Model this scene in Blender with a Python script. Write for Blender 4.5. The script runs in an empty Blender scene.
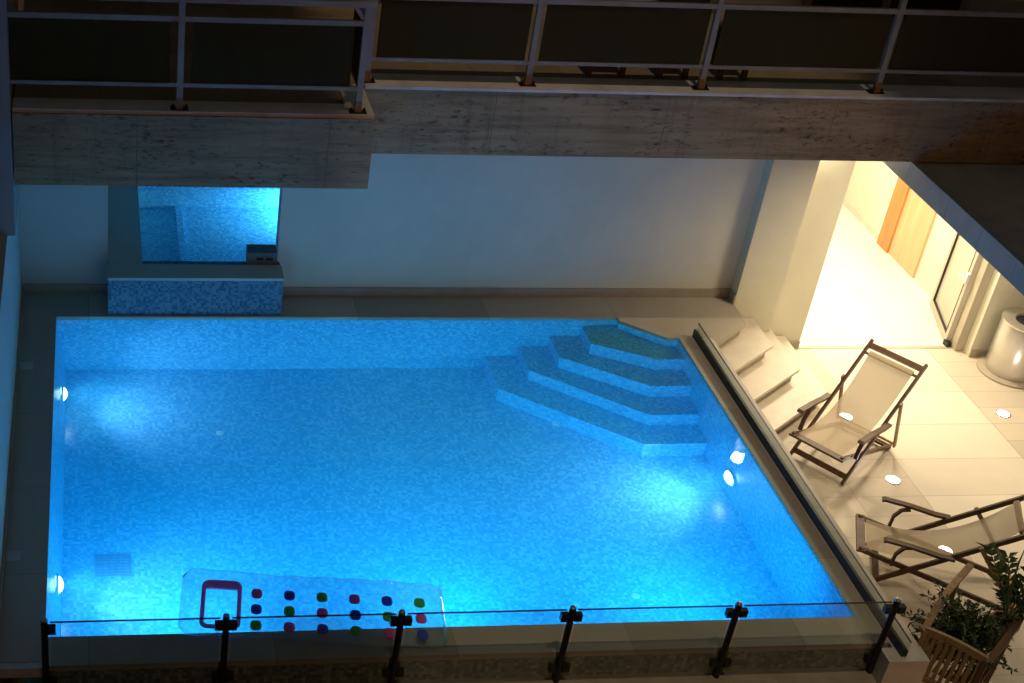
import bpy, bmesh, math, random
from mathutils import Vector, Matrix
random.seed(7)
S = bpy.context.scene
COL = S.collection
R = math.radians

# ------------------------------------------------------------------ helpers
class MB:
    """collects shapes in world (or local) coordinates; build() links ONE mesh object"""
    def __init__(self): self.bm = bmesh.new()
    def box(self, x0, x1, y0, y1, z0, z1):
        v = [self.bm.verts.new((x, y, z)) for z in (z0, z1) for x, y in ((x0, y0), (x1, y0), (x1, y1), (x0, y1))]
        for f in ((3, 2, 1, 0), (4, 5, 6, 7), (0, 1, 5, 4), (1, 2, 6, 5), (2, 3, 7, 6), (3, 0, 4, 7)):
            self.bm.faces.new([v[i] for i in f])
        return self
    def prism(self, poly, z0, z1):
        a = sum(poly[i][0]*poly[(i+1) % len(poly)][1]-poly[(i+1) % len(poly)][0]*poly[i][1] for i in range(len(poly)))
        if a < 0: poly = poly[::-1]
        lo = [self.bm.verts.new((x, y, z0)) for x, y in poly]; hi = [self.bm.verts.new((x, y, z1)) for x, y in poly]
        n = len(poly)
        self.bm.faces.new(lo[::-1]); self.bm.faces.new(hi)
        for i in range(n):
            j = (i+1) % n; self.bm.faces.new((lo[i], lo[j], hi[j], hi[i]))
        return self
    def bar(self, p, q, w, h, up=(0, 0, 1)):
        """rectangular bar from p to q; w sideways, h along up"""
        p, q = Vector(p), Vector(q); d = (q-p).normalized(); u = Vector(up)
        s = d.cross(u)
        if s.length < 1e-4: s = d.cross(Vector((0, 1, 0)))
        s.normalize(); u = s.cross(d).normalized()
        vs = []
        for c in (p, q):
            for a, b in ((-1, -1), (1, -1), (1, 1), (-1, 1)):
                vs.append(self.bm.verts.new(c+s*(a*w/2)+u*(b*h/2)))
        for f in ((0, 1, 2, 3), (7, 6, 5, 4), (0, 4, 5, 1), (1, 5, 6, 2), (2, 6, 7, 3), (3, 7, 4, 0)):
            self.bm.faces.new([vs[i] for i in f])
        return self
    def sweep(self, pts, w, h, up=(0, 0, 1)):
        pts = [Vector(p) for p in pts]; rings = []
        for i, p in enumerate(pts):
            d = (pts[min(i+1, len(pts)-1)]-pts[max(i-1, 0)]).normalized()
            s = d.cross(Vector(up))
            if s.length < 1e-4: s = d.cross(Vector((0, 1, 0)))
            s.normalize(); u = s.cross(d).normalized()
            rings.append([self.bm.verts.new(p+s*(a*w/2)+u*(b*h/2)) for a, b in ((-1, -1), (1, -1), (1, 1), (-1, 1))])
        for r, t in zip(rings, rings[1:]):
            for i in range(4):
                j = (i+1) % 4; self.bm.faces.new((r[i], t[i], t[j], r[j]))
        self.bm.faces.new(rings[0]); self.bm.faces.new(rings[-1][::-1])
        return self
    def tube(self, pts, r, n=10, closed=False):
        pts = [Vector(p) for p in pts]; rings = []; N = len(pts)
        rr = r if isinstance(r, (list, tuple)) else [r]*N
        ref = None
        for i, p in enumerate(pts):
            a = pts[(i-1) % N] if closed else pts[max(i-1, 0)]; b = pts[(i+1) % N] if closed else pts[min(i+1, N-1)]
            d = (b-a).normalized()
            if ref is None: ref = d.orthogonal().normalized()
            ref = (ref-d*ref.dot(d)).normalized(); s = d.cross(ref)
            rings.append([self.bm.verts.new(p+(ref*math.cos(2*math.pi*k/n)+s*math.sin(2*math.pi*k/n))*rr[i]) for k in range(n)])
        prs = list(zip(rings, rings[1:]))+([(rings[-1], rings[0])] if closed else [])
        for r0, t in prs:
            for i in range(n):
                j = (i+1) % n; self.bm.faces.new((r0[i], r0[j], t[j], t[i]))
        if not closed:
            self.bm.faces.new(rings[0][::-1]); self.bm.faces.new(rings[-1])
        return self
    def lathe(self, prof, c=(0, 0, 0), n=40):
        rings = []
        for r, z in prof:
            if r < 1e-6: rings.append([self.bm.verts.new((c[0], c[1], c[2]+z))])
            else: rings.append([self.bm.verts.new((c[0]+r*math.cos(2*math.pi*k/n), c[1]+r*math.sin(2*math.pi*k/n), c[2]+z)) for k in range(n)])
        for a, b in zip(rings, rings[1:]):
            for i in range(n):
                j = (i+1) % n
                if len(a) == 1 and len(b) == 1: continue
                if len(a) == 1: self.bm.faces.new((a[0], b[j], b[i]))
                elif len(b) == 1: self.bm.faces.new((a[i], a[j], b[0]))
                else: self.bm.faces.new((a[i], a[j], b[j], b[i]))
        return self
    def quad(self, *pts):
        self.bm.faces.new([self.bm.verts.new(p) for p in pts]); return self
    def build(self, name, mat, parent=None, bevel=0.0, smooth=False, seg=2):
        me = bpy.data.meshes.new(name)
        if bevel:
            es = [e for e in self.bm.edges if len(e.link_faces) == 2 and e.calc_face_angle(0) > 0.5]
            bmesh.ops.bevel(self.bm, geom=es, offset=bevel, segments=seg, affect='EDGES', profile=0.5, clamp_overlap=True)
        bmesh.ops.recalc_face_normals(self.bm, faces=self.bm.faces[:])
        o = bpy.data.objects.new(name, me); COL.objects.link(o)
        off = Vector((0, 0, 0)); p = parent
        while p is not None: off += Vector(p.location); p = p.parent
        for v in self.bm.verts: v.co -= off
        self.bm.to_mesh(me); self.bm.free()
        if smooth:
            for f in me.polygons: f.use_smooth = True
            me.set_sharp_from_angle(angle=R(38))
        me.materials.append(mat)
        if parent is not None: o.parent = parent
        return o

def tag(o, label=None, cat=None, group=None, kind=None):
    if label: o['label'] = label
    if cat: o['category'] = cat
    if group: o['group'] = group
    if kind: o['kind'] = kind
    return o
def thing(name, loc, label, cat, group=None):
    o = bpy.data.objects.new(name, None); COL.objects.link(o); o.location = loc
    o.empty_display_size = .1
    return tag(o, label, cat, group)
def copy_tree(o, parent=None):
    c = o.copy(); COL.objects.link(c)
    if parent is not None: c.parent = parent
    for ch in list(o.children): copy_tree(ch, c)
    return c

# ------------------------------------------------------------------ materials
class NT:
    def __init__(self, name):
        self.m = bpy.data.materials.new(name); self.m.use_nodes = True
        self.t = self.m.node_tree; self.t.nodes.clear()
        self.out = self.t.nodes.new('ShaderNodeOutputMaterial')
    def n(self, ty, **kw):
        n = self.t.nodes.new(ty)
        for k, v in kw.items():
            if k.startswith('i_'):
                key = k[2:]; key = int(key) if key.isdigit() else key.replace('_', ' ')
                if hasattr(v, 'is_linked') or isinstance(v, bpy.types.NodeSocket): self.t.links.new(v, n.inputs[key])
                else: n.inputs[key].default_value = v
            else: setattr(n, k, v)
        return n
    def l(self, a, b): self.t.links.new(a, b)
    def math(self, op, a, b=None):
        n = self.n('ShaderNodeMath', operation=op)
        for i, v in enumerate((a, b)):
            if v is None: continue
            if isinstance(v, bpy.types.NodeSocket): self.l(v, n.inputs[i])
            else: n.inputs[i].default_value = v
        return n.outputs[0]
    def vmath(self, op, a, b=None):
        n = self.n('ShaderNodeVectorMath', operation=op)
        for i, v in enumerate((a, b)):
            if v is None: continue
            if isinstance(v, bpy.types.NodeSocket): self.l(v, n.inputs[i])
            else: n.inputs[i].default_value = v
        return n.outputs[0]
    def pos(self): return self.n('ShaderNodeNewGeometry').outputs['Position']
    def obj(self): return self.n('ShaderNodeTexCoord').outputs['Object']
    def noise(self, vec, scale, detail=4, rough=.55):
        n = self.n('ShaderNodeTexNoise', i_Scale=scale, i_Detail=detail, i_Roughness=rough); self.l(vec, n.inputs['Vector'])
        return n.outputs['Fac']
    def ramp(self, fac, stops, interp='LINEAR'):
        n = self.n('ShaderNodeValToRGB'); n.color_ramp.interpolation = interp
        e = n.color_ramp.elements
        while len(e) < len(stops): e.new(.5)
        for el, (p, c) in zip(e, stops): el.position = p; el.color = (*c, 1) if len(c) == 3 else c
        self.l(fac, n.inputs[0]); return n.outputs[0]
    def mix(self, fac, a, b, blend='MIX'):
        n = self.n('ShaderNodeMix', data_type='RGBA', blend_type=blend)
        for s, v in ((n.inputs[0], fac), (n.inputs[6], a), (n.inputs[7], b)):
            if isinstance(v, bpy.types.NodeSocket): self.l(v, s)
            else: s.default_value = (*v, 1) if isinstance(v, tuple) and len(v) == 3 else v
        return n.outputs[2]
    def bump(self, h, strength=.2, dist=.01):
        n = self.n('ShaderNodeBump', i_Strength=strength, i_Distance=dist); self.l(h, n.inputs['Height']); return n.outputs[0]
    def bsdf(self, color, rough=.5, metal=0., normal=None, spec=.5, **kw):
        b = self.n('ShaderNodeBsdfPrincipled')
        for k, v in (('Base Color', color), ('Roughness', rough), ('Metallic', metal), ('Specular IOR Level', spec)):
            if isinstance(v, bpy.types.NodeSocket): self.l(v, b.inputs[k])
            else: b.inputs[k].default_value = (*v, 1) if isinstance(v, tuple) and len(v) == 3 else v
        if normal is not None: self.l(normal, b.inputs['Normal'])
        for k, v in kw.items(): b.inputs[k.replace('_', ' ')].default_value = v
        self.l(b.outputs[0], self.out.inputs[0]); return self.m

def plain(name, c, rough=.5, metal=0., var=.12, scale=6., bump=0., spec=.5):
    t = NT(name); p = t.obj(); f = t.noise(p, scale, 5)
    lo = tuple(x*(1-var) for x in c); hi = tuple(min(1, x*(1+var)) for x in c)
    col = t.ramp(f, ((.3, lo), (.7, hi)))
    nm = t.bump(t.noise(p, scale*12, 3), bump, .004) if bump else None
    rg = t.math('ADD', t.math('MULTIPLY', t.noise(p, scale*2.3, 3), .16), rough-.08)
    return t.bsdf(col, rg, metal, nm, spec)

def plaster(name, c, var=.07):
    t = NT(name); p = t.pos()
    f = t.noise(p, 1.1, 6, .6); col = t.ramp(f, ((.25, tuple(x*(1-var) for x in c)), (.75, tuple(min(1, x*(1+var)) for x in c))))
    s = t.noise(t.vmath('MULTIPLY', p, (9, 9, .9)), 1.0, 5, .7)      # faint streaks running down
    col = t.mix(t.math('MULTIPLY', t.ramp(s, ((.55, (0, 0, 0)), (.8, (1, 1, 1)))), .12), col, tuple(x*.72 for x in c))
    return t.bsdf(col, .8, 0, t.bump(t.noise(p, 90, 3), .12, .003), .3)

def mosaic(name, cols, size, rough=.25, grout=(.3, .38, .42), gw=.07, spread=True):
    t = NT(name); p = t.vmath('ADD', t.pos(), (.0133, .0093, .0071))
    s = t.vmath('SCALE', p); s.node.inputs['Scale'].default_value = 1/size
    fl = t.vmath('FLOOR', s)
    wn = t.n('ShaderNodeTexWhiteNoise', noise_dimensions='3D'); t.l(fl, wn.inputs['Vector'])
    # blend of pure per-tile randomness with soft clustering of sheets
    cl = t.noise(fl, .22, 2)
    f = t.math('ADD', t.math('MULTIPLY', wn.outputs[0], .8), t.math('MULTIPLY', cl, .25))
    n = len(cols)
    col = t.ramp(f, [(i/n, c) for i, c in enumerate(cols)], 'CONSTANT')
    fr = t.vmath('FRACTION', s); sp = t.n('ShaderNodeSeparateXYZ'); t.l(fr, sp.inputs[0])
    nrm = t.n('ShaderNodeNewGeometry').outputs['Normal']; an = t.vmath('ABSOLUTE', nrm); sn = t.n('ShaderNodeSeparateXYZ'); t.l(an, sn.inputs[0])
    g = None
    for i in range(3):
        a = t.math('MULTIPLY', t.math('LESS_THAN', sp.outputs[i], gw), t.math('LESS_THAN', sn.outputs[i], .5))
        g = a if g is None else t.math('MAXIMUM', g, a)
    col = t.mix(g, col, grout)
    return t.bsdf(col, rough, 0, None, .5)

def tiles(name, c, sx, sy, ox, oy, var=.05, gcol=None, gw=.006, rough=.4, bands=None):
    """large floor tiles in x/y; bands = list of (x0, x1, sx, sy, colour) overriding"""
    t = NT(name); p = t.pos(); sep = t.n('ShaderNodeSeparateXYZ'); t.l(p, sep.inputs[0])
    gcol = gcol or tuple(x*.62 for x in c)
    def grid(c, sx, sy, ox, oy, rowshift=0):
        u = t.math('DIVIDE', t.math('SUBTRACT', sep.outputs[0], ox), sx); v = t.math('DIVIDE', t.math('SUBTRACT', sep.outputs[1], oy), sy)
        iv = t.n('ShaderNodeCombineXYZ'); t.l(t.math('FLOOR', u), iv.inputs[0]); t.l(t.math('FLOOR', v), iv.inputs[1])
        wn = t.n('ShaderNodeTexWhiteNoise', noise_dimensions='2D'); t.l(iv.outputs[0], wn.inputs['Vector'])
        mott = t.noise(p, 3.2, 6, .62); fine = t.noise(t.vmath('MULTIPLY', p, (14, 40, 20)), 1, 4, .6)
        f = t.math('ADD', t.math('MULTIPLY', wn.outputs[0], .45), t.math('ADD', t.math('MULTIPLY', mott, .45), t.math('MULTIPLY', fine, .15)))
        col = t.ramp(f, ((.2, tuple(x*(1-var*1.6) for x in c)), (.8, tuple(min(1, x*(1+var*1.4)) for x in c))))
        g = t.math('MAXIMUM', t.math('LESS_THAN', t.math('FRACT', u), gw/sx), t.math('LESS_THAN', t.math('FRACT', v), gw/sy))
        return t.mix(g, col, gcol)
    col = grid(c, sx, sy, ox, oy)
    for (x0, x1, bsx, bsy, box, boy, bc) in (bands or []):
        inb = t.math('MULTIPLY', t.math('GREATER_THAN', sep.outputs[0], x0), t.math('LESS_THAN', sep.outputs[0], x1))
        col = t.mix(inb, col, grid(bc, bsx, bsy, box, boy))
    rg = t.math('ADD', t.math('MULTIPLY', t.noise(p, 5, 4), .2), rough-.1)
    return t.bsdf(col, rg, 0, t.bump(t.noise(p, 60, 4), .05, .003), .4)

def wood(name, c, dark=.5, axis=0, rough=.5, scale=1.):
    t = NT(name); p = t.obj()
    st = [26*scale]*3; st[axis] = 2.2*scale
    f = t.noise(t.vmath('MULTIPLY', p, tuple(st)), 1, 6, .62)
    col = t.ramp(f, ((.28, tuple(x*dark for x in c)), (.55, c), (.8, tuple(min(1, x*1.3) for x in c))))
    return t.bsdf(col, rough, 0, t.bump(f, .15, .003), .4)

def glassy(name, tint, refl=1.0, rough=.0, opacity=0., body=(.2, .2, .2)):
    """thin clear pane: light passes straight, mirror part by Fresnel; opacity adds a solid share (smoke, dirt)"""
    t = NT(name)
    tr = t.n('ShaderNodeBsdfTransparent'); tr.inputs[0].default_value = (*tint, 1)
    gl = t.n('ShaderNodeBsdfGlossy'); gl.inputs['Roughness'].default_value = rough
    fr = t.n('ShaderNodeFresnel'); bf = t.n('ShaderNodeNewGeometry').outputs['Backfacing']
    t.l(t.math('SUBTRACT', 1.5, t.math('MULTIPLY', bf, 1.5-1/1.5)), fr.inputs[0])     # same Fresnel on both sides of a thin pane
    mx = t.n('ShaderNodeMixShader'); t.l(t.math('MULTIPLY', fr.outputs[0], refl), mx.inputs[0]); t.l(tr.outputs[0], mx.inputs[1]); t.l(gl.outputs[0], mx.inputs[2])
    o = mx.outputs[0]
    if opacity:
        df = t.n('ShaderNodeBsdfDiffuse'); df.inputs[0].default_value = (*body, 1)
        m2 = t.n('ShaderNodeMixShader'); m2.inputs[0].default_value = opacity; t.l(o, m2.inputs[1]); t.l(df.outputs[0], m2.inputs[2]); o = m2.outputs[0]
    t.l(o, t.out.inputs[0]); return t.m

def emit(name, c, s):
    t = NT(name); e = t.n('ShaderNodeEmission'); e.inputs[0].default_value = (*c, 1); e.inputs[1].default_value = s
    t.l(e.outputs[0], t.out.inputs[0]); return t.m

def water_mat(name, volume=0):
    t = NT(name); p = t.pos()
    h = t.math('ADD', t.noise(p, 5.5, 3, .5), t.math('MULTIPLY', t.noise(p, 19, 2, .5), .25))
    nm = t.bump(h, .05, .02)
    g = t.n('ShaderNodeBsdfGlass'); g.inputs['Color'].default_value = (.62, .975, 1, 1); g.inputs['Roughness'].default_value = 0
    g.inputs['IOR'].default_value = 1.33; t.l(nm, g.inputs['Normal']); t.l(g.outputs[0], t.out.inputs[0])
    if volume:
        v = t.n('ShaderNodeVolumePrincipled'); v.inputs['Color'].default_value = (.08, .68, .98, 1); v.inputs['Density'].default_value = volume
        v.inputs['Absorption Color'].default_value = (.2, .6, .9, 1)
        t.l(v.outputs[0], t.out.inputs[1])
    return t.m

def travertine(name, c):
    t = NT(name); p = t.pos()
    lay = t.noise(t.vmath('MULTIPLY', p, (1.3, 6, 17)), 1, 7, .65)
    col = t.ramp(lay, ((.28, tuple(x*.5 for x in c)), (.5, c), (.72, tuple(min(1, x*1.3) for x in c))))
    blot = t.noise(p, 1.7, 5, .6)
    col = t.mix(t.math('MULTIPLY', t.ramp(blot, ((.45, (0, 0, 0)), (.7, (1, 1, 1)))), .45), col, tuple(x*.6 for x in c))
    pit = t.noise(t.vmath('MULTIPLY', p, (11, 22, 30)), 1, 7, .74)
    clus = t.noise(t.vmath('MULTIPLY', p, (1.1, 1.1, 3.0)), 1, 3, .6)
    pm = t.ramp(t.math('ADD', pit, t.math('MULTIPLY', t.math('SUBTRACT', clus, .5), .30)), ((.55, (0, 0, 0)), (.69, (1, 1, 1))))
    col = t.mix(pm, col, tuple(x*.16 for x in c))
    run = t.noise(t.vmath('MULTIPLY', p, (7, 7, .8)), 1, 4, .65)
    col = t.mix(t.math('MULTIPLY', t.ramp(run, ((.55, (0, 0, 0)), (.75, (1, 1, 1)))), .5), col, tuple(x*.35 for x in c))
    sep = t.n('ShaderNodeSeparateXYZ'); t.l(p, sep.inputs[0])
    j = t.math('LESS_THAN', t.math('FRACT', t.math('DIVIDE', t.math('ADD', sep.outputs[0], .83), 1.52)), .0045)
    col = t.mix(j, col, tuple(x*.55 for x in c))
    return t.bsdf(col, .75, 0, t.bump(pit, .4, .006), .3)

M = {}
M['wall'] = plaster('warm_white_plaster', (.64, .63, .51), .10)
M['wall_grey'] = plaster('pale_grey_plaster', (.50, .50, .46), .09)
M['render_dark'] = plaster('grey_render', (.30, .28, .26), .15)
M['riser'] = plain('shaded_riser_stone', (.36, .295, .205), .6, var=.22, scale=9)  # shade on the stair risers put into a darker, browner stone colour
M['skim'] = plain('dark_grey_plastic', (.13, .14, .14), .6)
M['skirt'] = plain('beige_stone_skirting', (.36, .32, .25), .5, var=.1)
M['deck'] = tiles('deck_tiles', (.42, .39, .33), 1.296, 1.04, .30, -.573, .12, rough=.6)
M['terrace'] = tiles('terrace_tiles', (.53, .485, .40), .655, .285, 7.235-6.55, -.957+.57*20, .06, rough=.45,
                     bands=[(7.89, 9.19, 1.30, .57, 7.89, -.957, (.62, .585, .50))])
M['corridor'] = tiles('corridor_tiles', (.66, .63, .57), .60, .60, 7.76, .494, .03, rough=.35)
M['stone_light'] = plain('cream_stone', (.60, .56, .48), .5, var=.08, scale=5)
M['stone_cap'] = plain('pale_stone_cap', (.56, .54, .49), .55, var=.1, scale=7)
BL = [(.06, .37, .66), (.10, .47, .76), (.15, .57, .85), (.08, .42, .71), (.21, .66, .90), (.12, .51, .80)]
M['pool'] = mosaic('pool_mosaic', BL, .027)
M['pool_dark'] = mosaic('overflow_mosaic', [(.05, .085, .09), (.14, .18, .165), (.27, .30, .26), (.09, .13, .125), (.20, .235, .205), (.36, .38, .33)], .03, grout=(.12, .12, .11))
M['spill'] = mosaic('spillway_mosaic', [(.035, .10, .19), (.08, .18, .27), (.11, .22, .29), (.05, .13, .22), (.13, .24, .30), (.03, .085, .17)], .023, grout=(.2, .25, .27))
M['water'] = water_mat('pool_water', .2); M['water_still'] = water_mat('basin_water', .1)
M['trav'] = travertine('travertine_facing', (.33, .24, .135))
M['marble'] = plain('white_marble', (.62, .61, .60), .35, var=.16, scale=4)
M['rail'] = plain('grey_painted_steel', (.27, .265, .225), .5, .2, var=.15)
M['rust'] = plain('rusty_post_foot', (.24, .14, .07), .8, var=.35, scale=30)
M['smoke'] = glassy('smoked_panel', (.16, .14, .08), .5, .12, .5, (.085, .068, .03))
M['fascia'] = plain('zinc_fascia', (.42, .45, .48), .45, .2, var=.08)
M['roof'] = plain('brown_roof_membrane', (.50, .41, .36), .85, var=.2, scale=3, bump=.2)
M['alu'] = plain('cream_aluminium', (.44, .41, .33), .4, .2, var=.05)
M['darkalu'] = plain('dark_rail_channel', (.03, .03, .028), .45, .4)
M['black'] = plain('black_post', (.012, .012, .012), .4, .2)
M['chrome'] = plain('brushed_cap', (.5, .5, .5), .3, .9)
M['glass'] = glassy('clear_glass', (.92, .965, .95), 1.7, 0, .015, (.5, .55, .55))
M['frost'] = glassy('door_glass', (.80, .78, .70), .8, .05, .45, (.75, .72, .62))
M['pine'] = wood('orange_pine', (.52, .235, .07), .72, 2, .45, .5)
M['pinedoor'] = wood('light_pine_door', (.58, .40, .22), .85, 2, .4, .35)
M['teak'] = wood('dark_teak', (.105, .058, .028), .55, 0, .5)
M['teak_light'] = wood('worn_teak', (.30, .18, .085), .6, 0, .5)
M['slat'] = wood('weathered_slat_wood', (.34, .235, .12), .6, 2, .6)
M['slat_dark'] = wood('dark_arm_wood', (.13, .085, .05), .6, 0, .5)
M['steel'] = plain('brushed_steel', (.62, .60, .56), .34, .8, var=.03, scale=1.5)
M['hole'] = plain('black_opening', (.006, .006, .006), .9)
M['lamp'] = emit('underwater_lamp', (.75, .93, 1.0), 26)
M['spot'] = emit('floor_spot', (1, .95, .85), 60)
M['ceil'] = emit('ceiling_lamp_disc', (1, .85, .6), 40)
M['leaf'] = plain('leaf_green', (.045, .085, .030), .5, var=.45, scale=18)
M['leaf2'] = plain('leaf_bright_green', (.075, .14, .045), .45, var=.35, scale=18)
M['stem'] = plain('plant_stem', (.09, .10, .04), .6)
M['terracotta'] = plain('terracotta', (.30, .12, .07), .7, var=.15)
M['soil'] = plain('dark_soil', (.03, .022, .016), .95, var=.4, scale=40)
M['float'] = glassy('clear_vinyl', (.86, .965, .975), 1.8, .04, .07, (.75, .9, .92))
M['pink'] = glassy('pink_vinyl', (.95, .25, .55), .8, .1, .7, (1.0, .36, .70))
M['dpink'] = glassy('pink_dot', (.9, .3, .6), .8, .1, .8, (.9, .16, .5))
M['dblue'] = glassy('blue_dot', (.1, .25, .8), .8, .1, .8, (.05, .10, .65))
M['dgreen'] = glassy('green_dot', (.15, .6, .2), .8, .1, .8, (.08, .55, .12))
M['white_plastic'] = plain('white_plastic', (.7, .72, .74), .4)
M['grate'] = plain('grate_blue_grey', (.10, .22, .38), .5)
M['ground'] = plain('dark_brown_ground', (.10, .06, .04), .9, var=.3)
M['balc_floor'] = tiles('balcony_tiles', (.26, .21, .15), .4, .4, 0, 0, .12, rough=.5)
M['furn'] = plain('dark_furniture', (.05, .045, .04), .6)
M['tabletop'] = plain('grey_table_top', (.42, .42, .38), .4)
M['curtain'] = plain('cream_curtain', (.55, .48, .34), .9, var=.1)
M['doorglass'] = plain('dark_window_glass', (.02, .02, .022), .1, spec=.7)
M['frame'] = plain('brown_window_frame', (.20, .15, .10), .5)
M['ledge'] = plain('worn_ledge_stone', (.36, .32, .26), .6, var=.18, scale=6)
M['membrane'] = plain('channel_grey', (.25, .24, .21), .6)
# sling: open textile weave, some light passes between the threads
t = NT('cream_textile'); p = t.obj()
wv = t.n('ShaderNodeTexWave', i_Scale=90., i_Distortion=0.); t.l(p, wv.inputs[0])
col = t.mix(t.math('MULTIPLY', wv.outputs[1], .25), (.66, .57, .42), (.55, .47, .34))
df = t.n('ShaderNodeBsdfDiffuse'); t.l(col, df.inputs[0]); tl = t.n('ShaderNodeBsdfTranslucent'); t.l(col, tl.inputs[0])
tr = t.n('ShaderNodeBsdfTransparent')
m1 = t.n('ShaderNodeMixShader'); m1.inputs[0].default_value = .3; t.l(df.outputs[0], m1.inputs[1]); t.l(tl.outputs[0], m1.inputs[2])
m2 = t.n('ShaderNodeMixShader'); m2.inputs[0].default_value = .20; t.l(m1.outputs[0], m2.inputs[1]); t.l(tr.outputs[0], m2.inputs[2])
t.l(m2.outputs[0], t.out.inputs[0]); M['sling'] = t.m

FZ = -.65          # lower terrace level
PD = -1.12          # pool floor
WZ = -.022         # water level

# ------------------------------------------------------------------ ground and decks (setting)
m = MB(); m.box(-60, 60, -60, 60, -3.3, -3.2)
tag(m.build('ground', M['ground']), kind='structure')
m = MB(); m.box(6.33, 16, -12, 8, FZ-.15, FZ)
tag(m.build('terrace_floor', M['terrace']), kind='structure')
m = MB(); m.box(7.758, 9.828, .494, 5.99, FZ+.0005, FZ+.004); tag(m.build('corridor_floor', M['corridor']), kind='structure')
m = MB()
m.box(-.335, 0, -4.60, 0, -.05, 0)                              # strip by the left wall
m.box(-.335, .484, 0, .47, -.05, 0); m.box(2.14, 5.5, 0, .42, -.05, 0)
m.box(.484, 2.14, 0, .036, -.05, 0)
m.prism([(5.5, 0), (5.5, -.067), (5.88, -.387), (6.0, -.387), (6.13, -.387), (6.13, 0)], -.05, 0)
m.box(5.5, 6.81, 0, .42, -.05, 0)
m.prism([(6.13, 0), (6.13, -.387), (6.33, -.387), (6.33, -.50), (6.82, -.086), (6.82, 0)], -.05, 0)
m.box(6.0, 6.13, -4.647, -.387, -.05, 0)                        # right coping
m.box(-.335, 6.0, -4.647, -4.36, -.05, 0) if False else m.box(0, 6.0, -4.647, -4.36, -.05, 0)
tag(m.build('pool_deck', M['deck']), kind='structure')
m = MB(); m.box(-.335, 0, -4.66, -4.603, -.09, -.004)
tag(m.build('deck_edge', M['stone_cap']), kind='structure')

# ------------------------------------------------------------------ swimming pool
P = thing('swimming_pool', (3, -2.18, PD), 'blue mosaic swimming pool lit from under the water with corner steps', 'swimming pool')
m = MB(); m.box(-.15, 6.129, -4.36, .15, PD-.12, PD); m.build('pool_floor', M['pool'], P)
m = MB()                                                        # left wall leans in a little towards the floor
sec = [(-.15, PD+.002), (.085, PD+.002), (0, -.052), (-.15, -.052)]
for a_, b_ in ((-4.361, .15),):
    f0 = [m.bm.verts.new((x, a_, z)) for x, z in sec]; f1 = [m.bm.verts.new((x, b_, z)) for x, z in sec]
    m.bm.faces.new(f0); m.bm.faces.new(f1[::-1])
    for i in range(4): m.bm.faces.new((f0[i], f1[i], f1[(i+1) % 4], f0[(i+1) % 4]))
m.build('pool_wall', M['pool'], P)
m = MB(); m.box(.002, 6.13, 0, .15, PD+.002, -.052); m.build('pool_wall', M['pool'], P)
m = MB(); m.box(6.0, 6.129, -4.36, -.002, PD+.002, -.052); m.build('pool_wall', M['pool'], P)
st = [(5.15, -.33, 5.73, -.62, -.18), (4.84, -.385, 5.60, -.90, -.415), (4.545, -.425, 5.51, -1.20, -.65), (4.22, -.57, 5.385, -1.50, -.86)]
prev = PD+.001
for (x, y, cx, cy, z) in st[::-1]:
    m = MB(); m.prism([(x, -.002), (x, y), (cx, cy), (5.998, cy), (5.998, -.002)], prev, z); m.build('entry_step', M['pool'], P, bevel=.006); prev = z+.001
m = MB(); m.box(-.15, 6.129, -4.48, -4.362, PD-.1, -.052); m.build('pool_wall', M['pool'], P)
# chamfer fill in the corner
m = MB(); m.prism([(5.5, -.002), (5.5, -.067), (5.88, -.387), (5.998, -.387), (5.998, -.002)], -.178, -.052); m.build('pool_wall', M['pool'], P)
def pool_light(x, y, z, sx):
    q = MB(); n = 24
    prev_ = None
    for i in range(7):                                          # domed lens
        t_ = i/6*math.pi/2; rr_ = .085*math.cos(t_); xx = x+sx*(.004+.05*math.sin(t_))
        cur = [q.bm.verts.new((xx, y+rr_*math.cos(2*math.pi*k/n), z+rr_*math.sin(2*math.pi*k/n))) for k in range(n)] if i < 6 else [q.bm.verts.new((xx, y, z))]
        if prev_ is None: q.bm.faces.new(cur)
        else:
            for k in range(n):
                j = (k+1) % n
                q.bm.faces.new((prev_[k], prev_[j], cur[j], cur[k]) if len(cur) > 1 else (prev_[k], prev_[j], cur[0]))
        prev_ = cur
    o = q.build('underwater_lamp_or_fill', M['lamp'], P)
    q = MB(); q.tube([(x+sx*.010, y+.095*math.cos(2*math.pi*k/n), z+.095*math.sin(2*math.pi*k/n)) for k in range(n)], .011, 8, True)
    q.build('bezel', M['white_plastic'], o)
FRONT_FILL = [(1.1, -4.36, -.36), (3.0, -4.36, -.36), (4.9, -4.36, -.36)]  # unseen near-wall lamps added to even out the pool's glow
LAMPS = [(.050, -.72, -.72, 1), (.050, -3.31, -.72, 1), (6.0, -2.07, -.79, -1)]
for l in LAMPS: pool_light(*l)
for x, y, z in FRONT_FILL:  # lenses and bezels for the added near-wall lamps
    q = MB(); q.tube([(x, y+.002, z), (x, y+.012, z)], .085, 24); o = q.build('underwater_lamp_or_fill', M['lamp'], P)
    q = MB(); q.tube([(x+.095*math.cos(2*math.pi*k/24), y+.010, z+.095*math.sin(2*math.pi*k/24)) for k in range(24)], .011, 8, True); q.build('bezel', M['white_plastic'], o)
m = MB()                                                        # main drain grate: bars in a frame
for k in range(8): m.box(.35, .64, -2.95+k*.034, -2.95+k*.034+.018, PD+.003, PD+.012)
for k in range(6): m.box(.35+k*.0555, .35+k*.0555+.010, -2.95, -2.695, PD+.0035, PD+.010)
m.build('drain_grate', M['grate'], P)
for (x, y) in ((1.50, -1.04), (4.71, -.97), (4.75, -3.35)):
    m = MB(); m.lathe([(0, .014), (.03, .012), (.038, .003)], (x, y, PD)); m.build('floor_inlet', M['white_plastic'], P, smooth=True)
m = MB()                                                        # the body of water, its sides and bottom inside the pool shell
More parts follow.
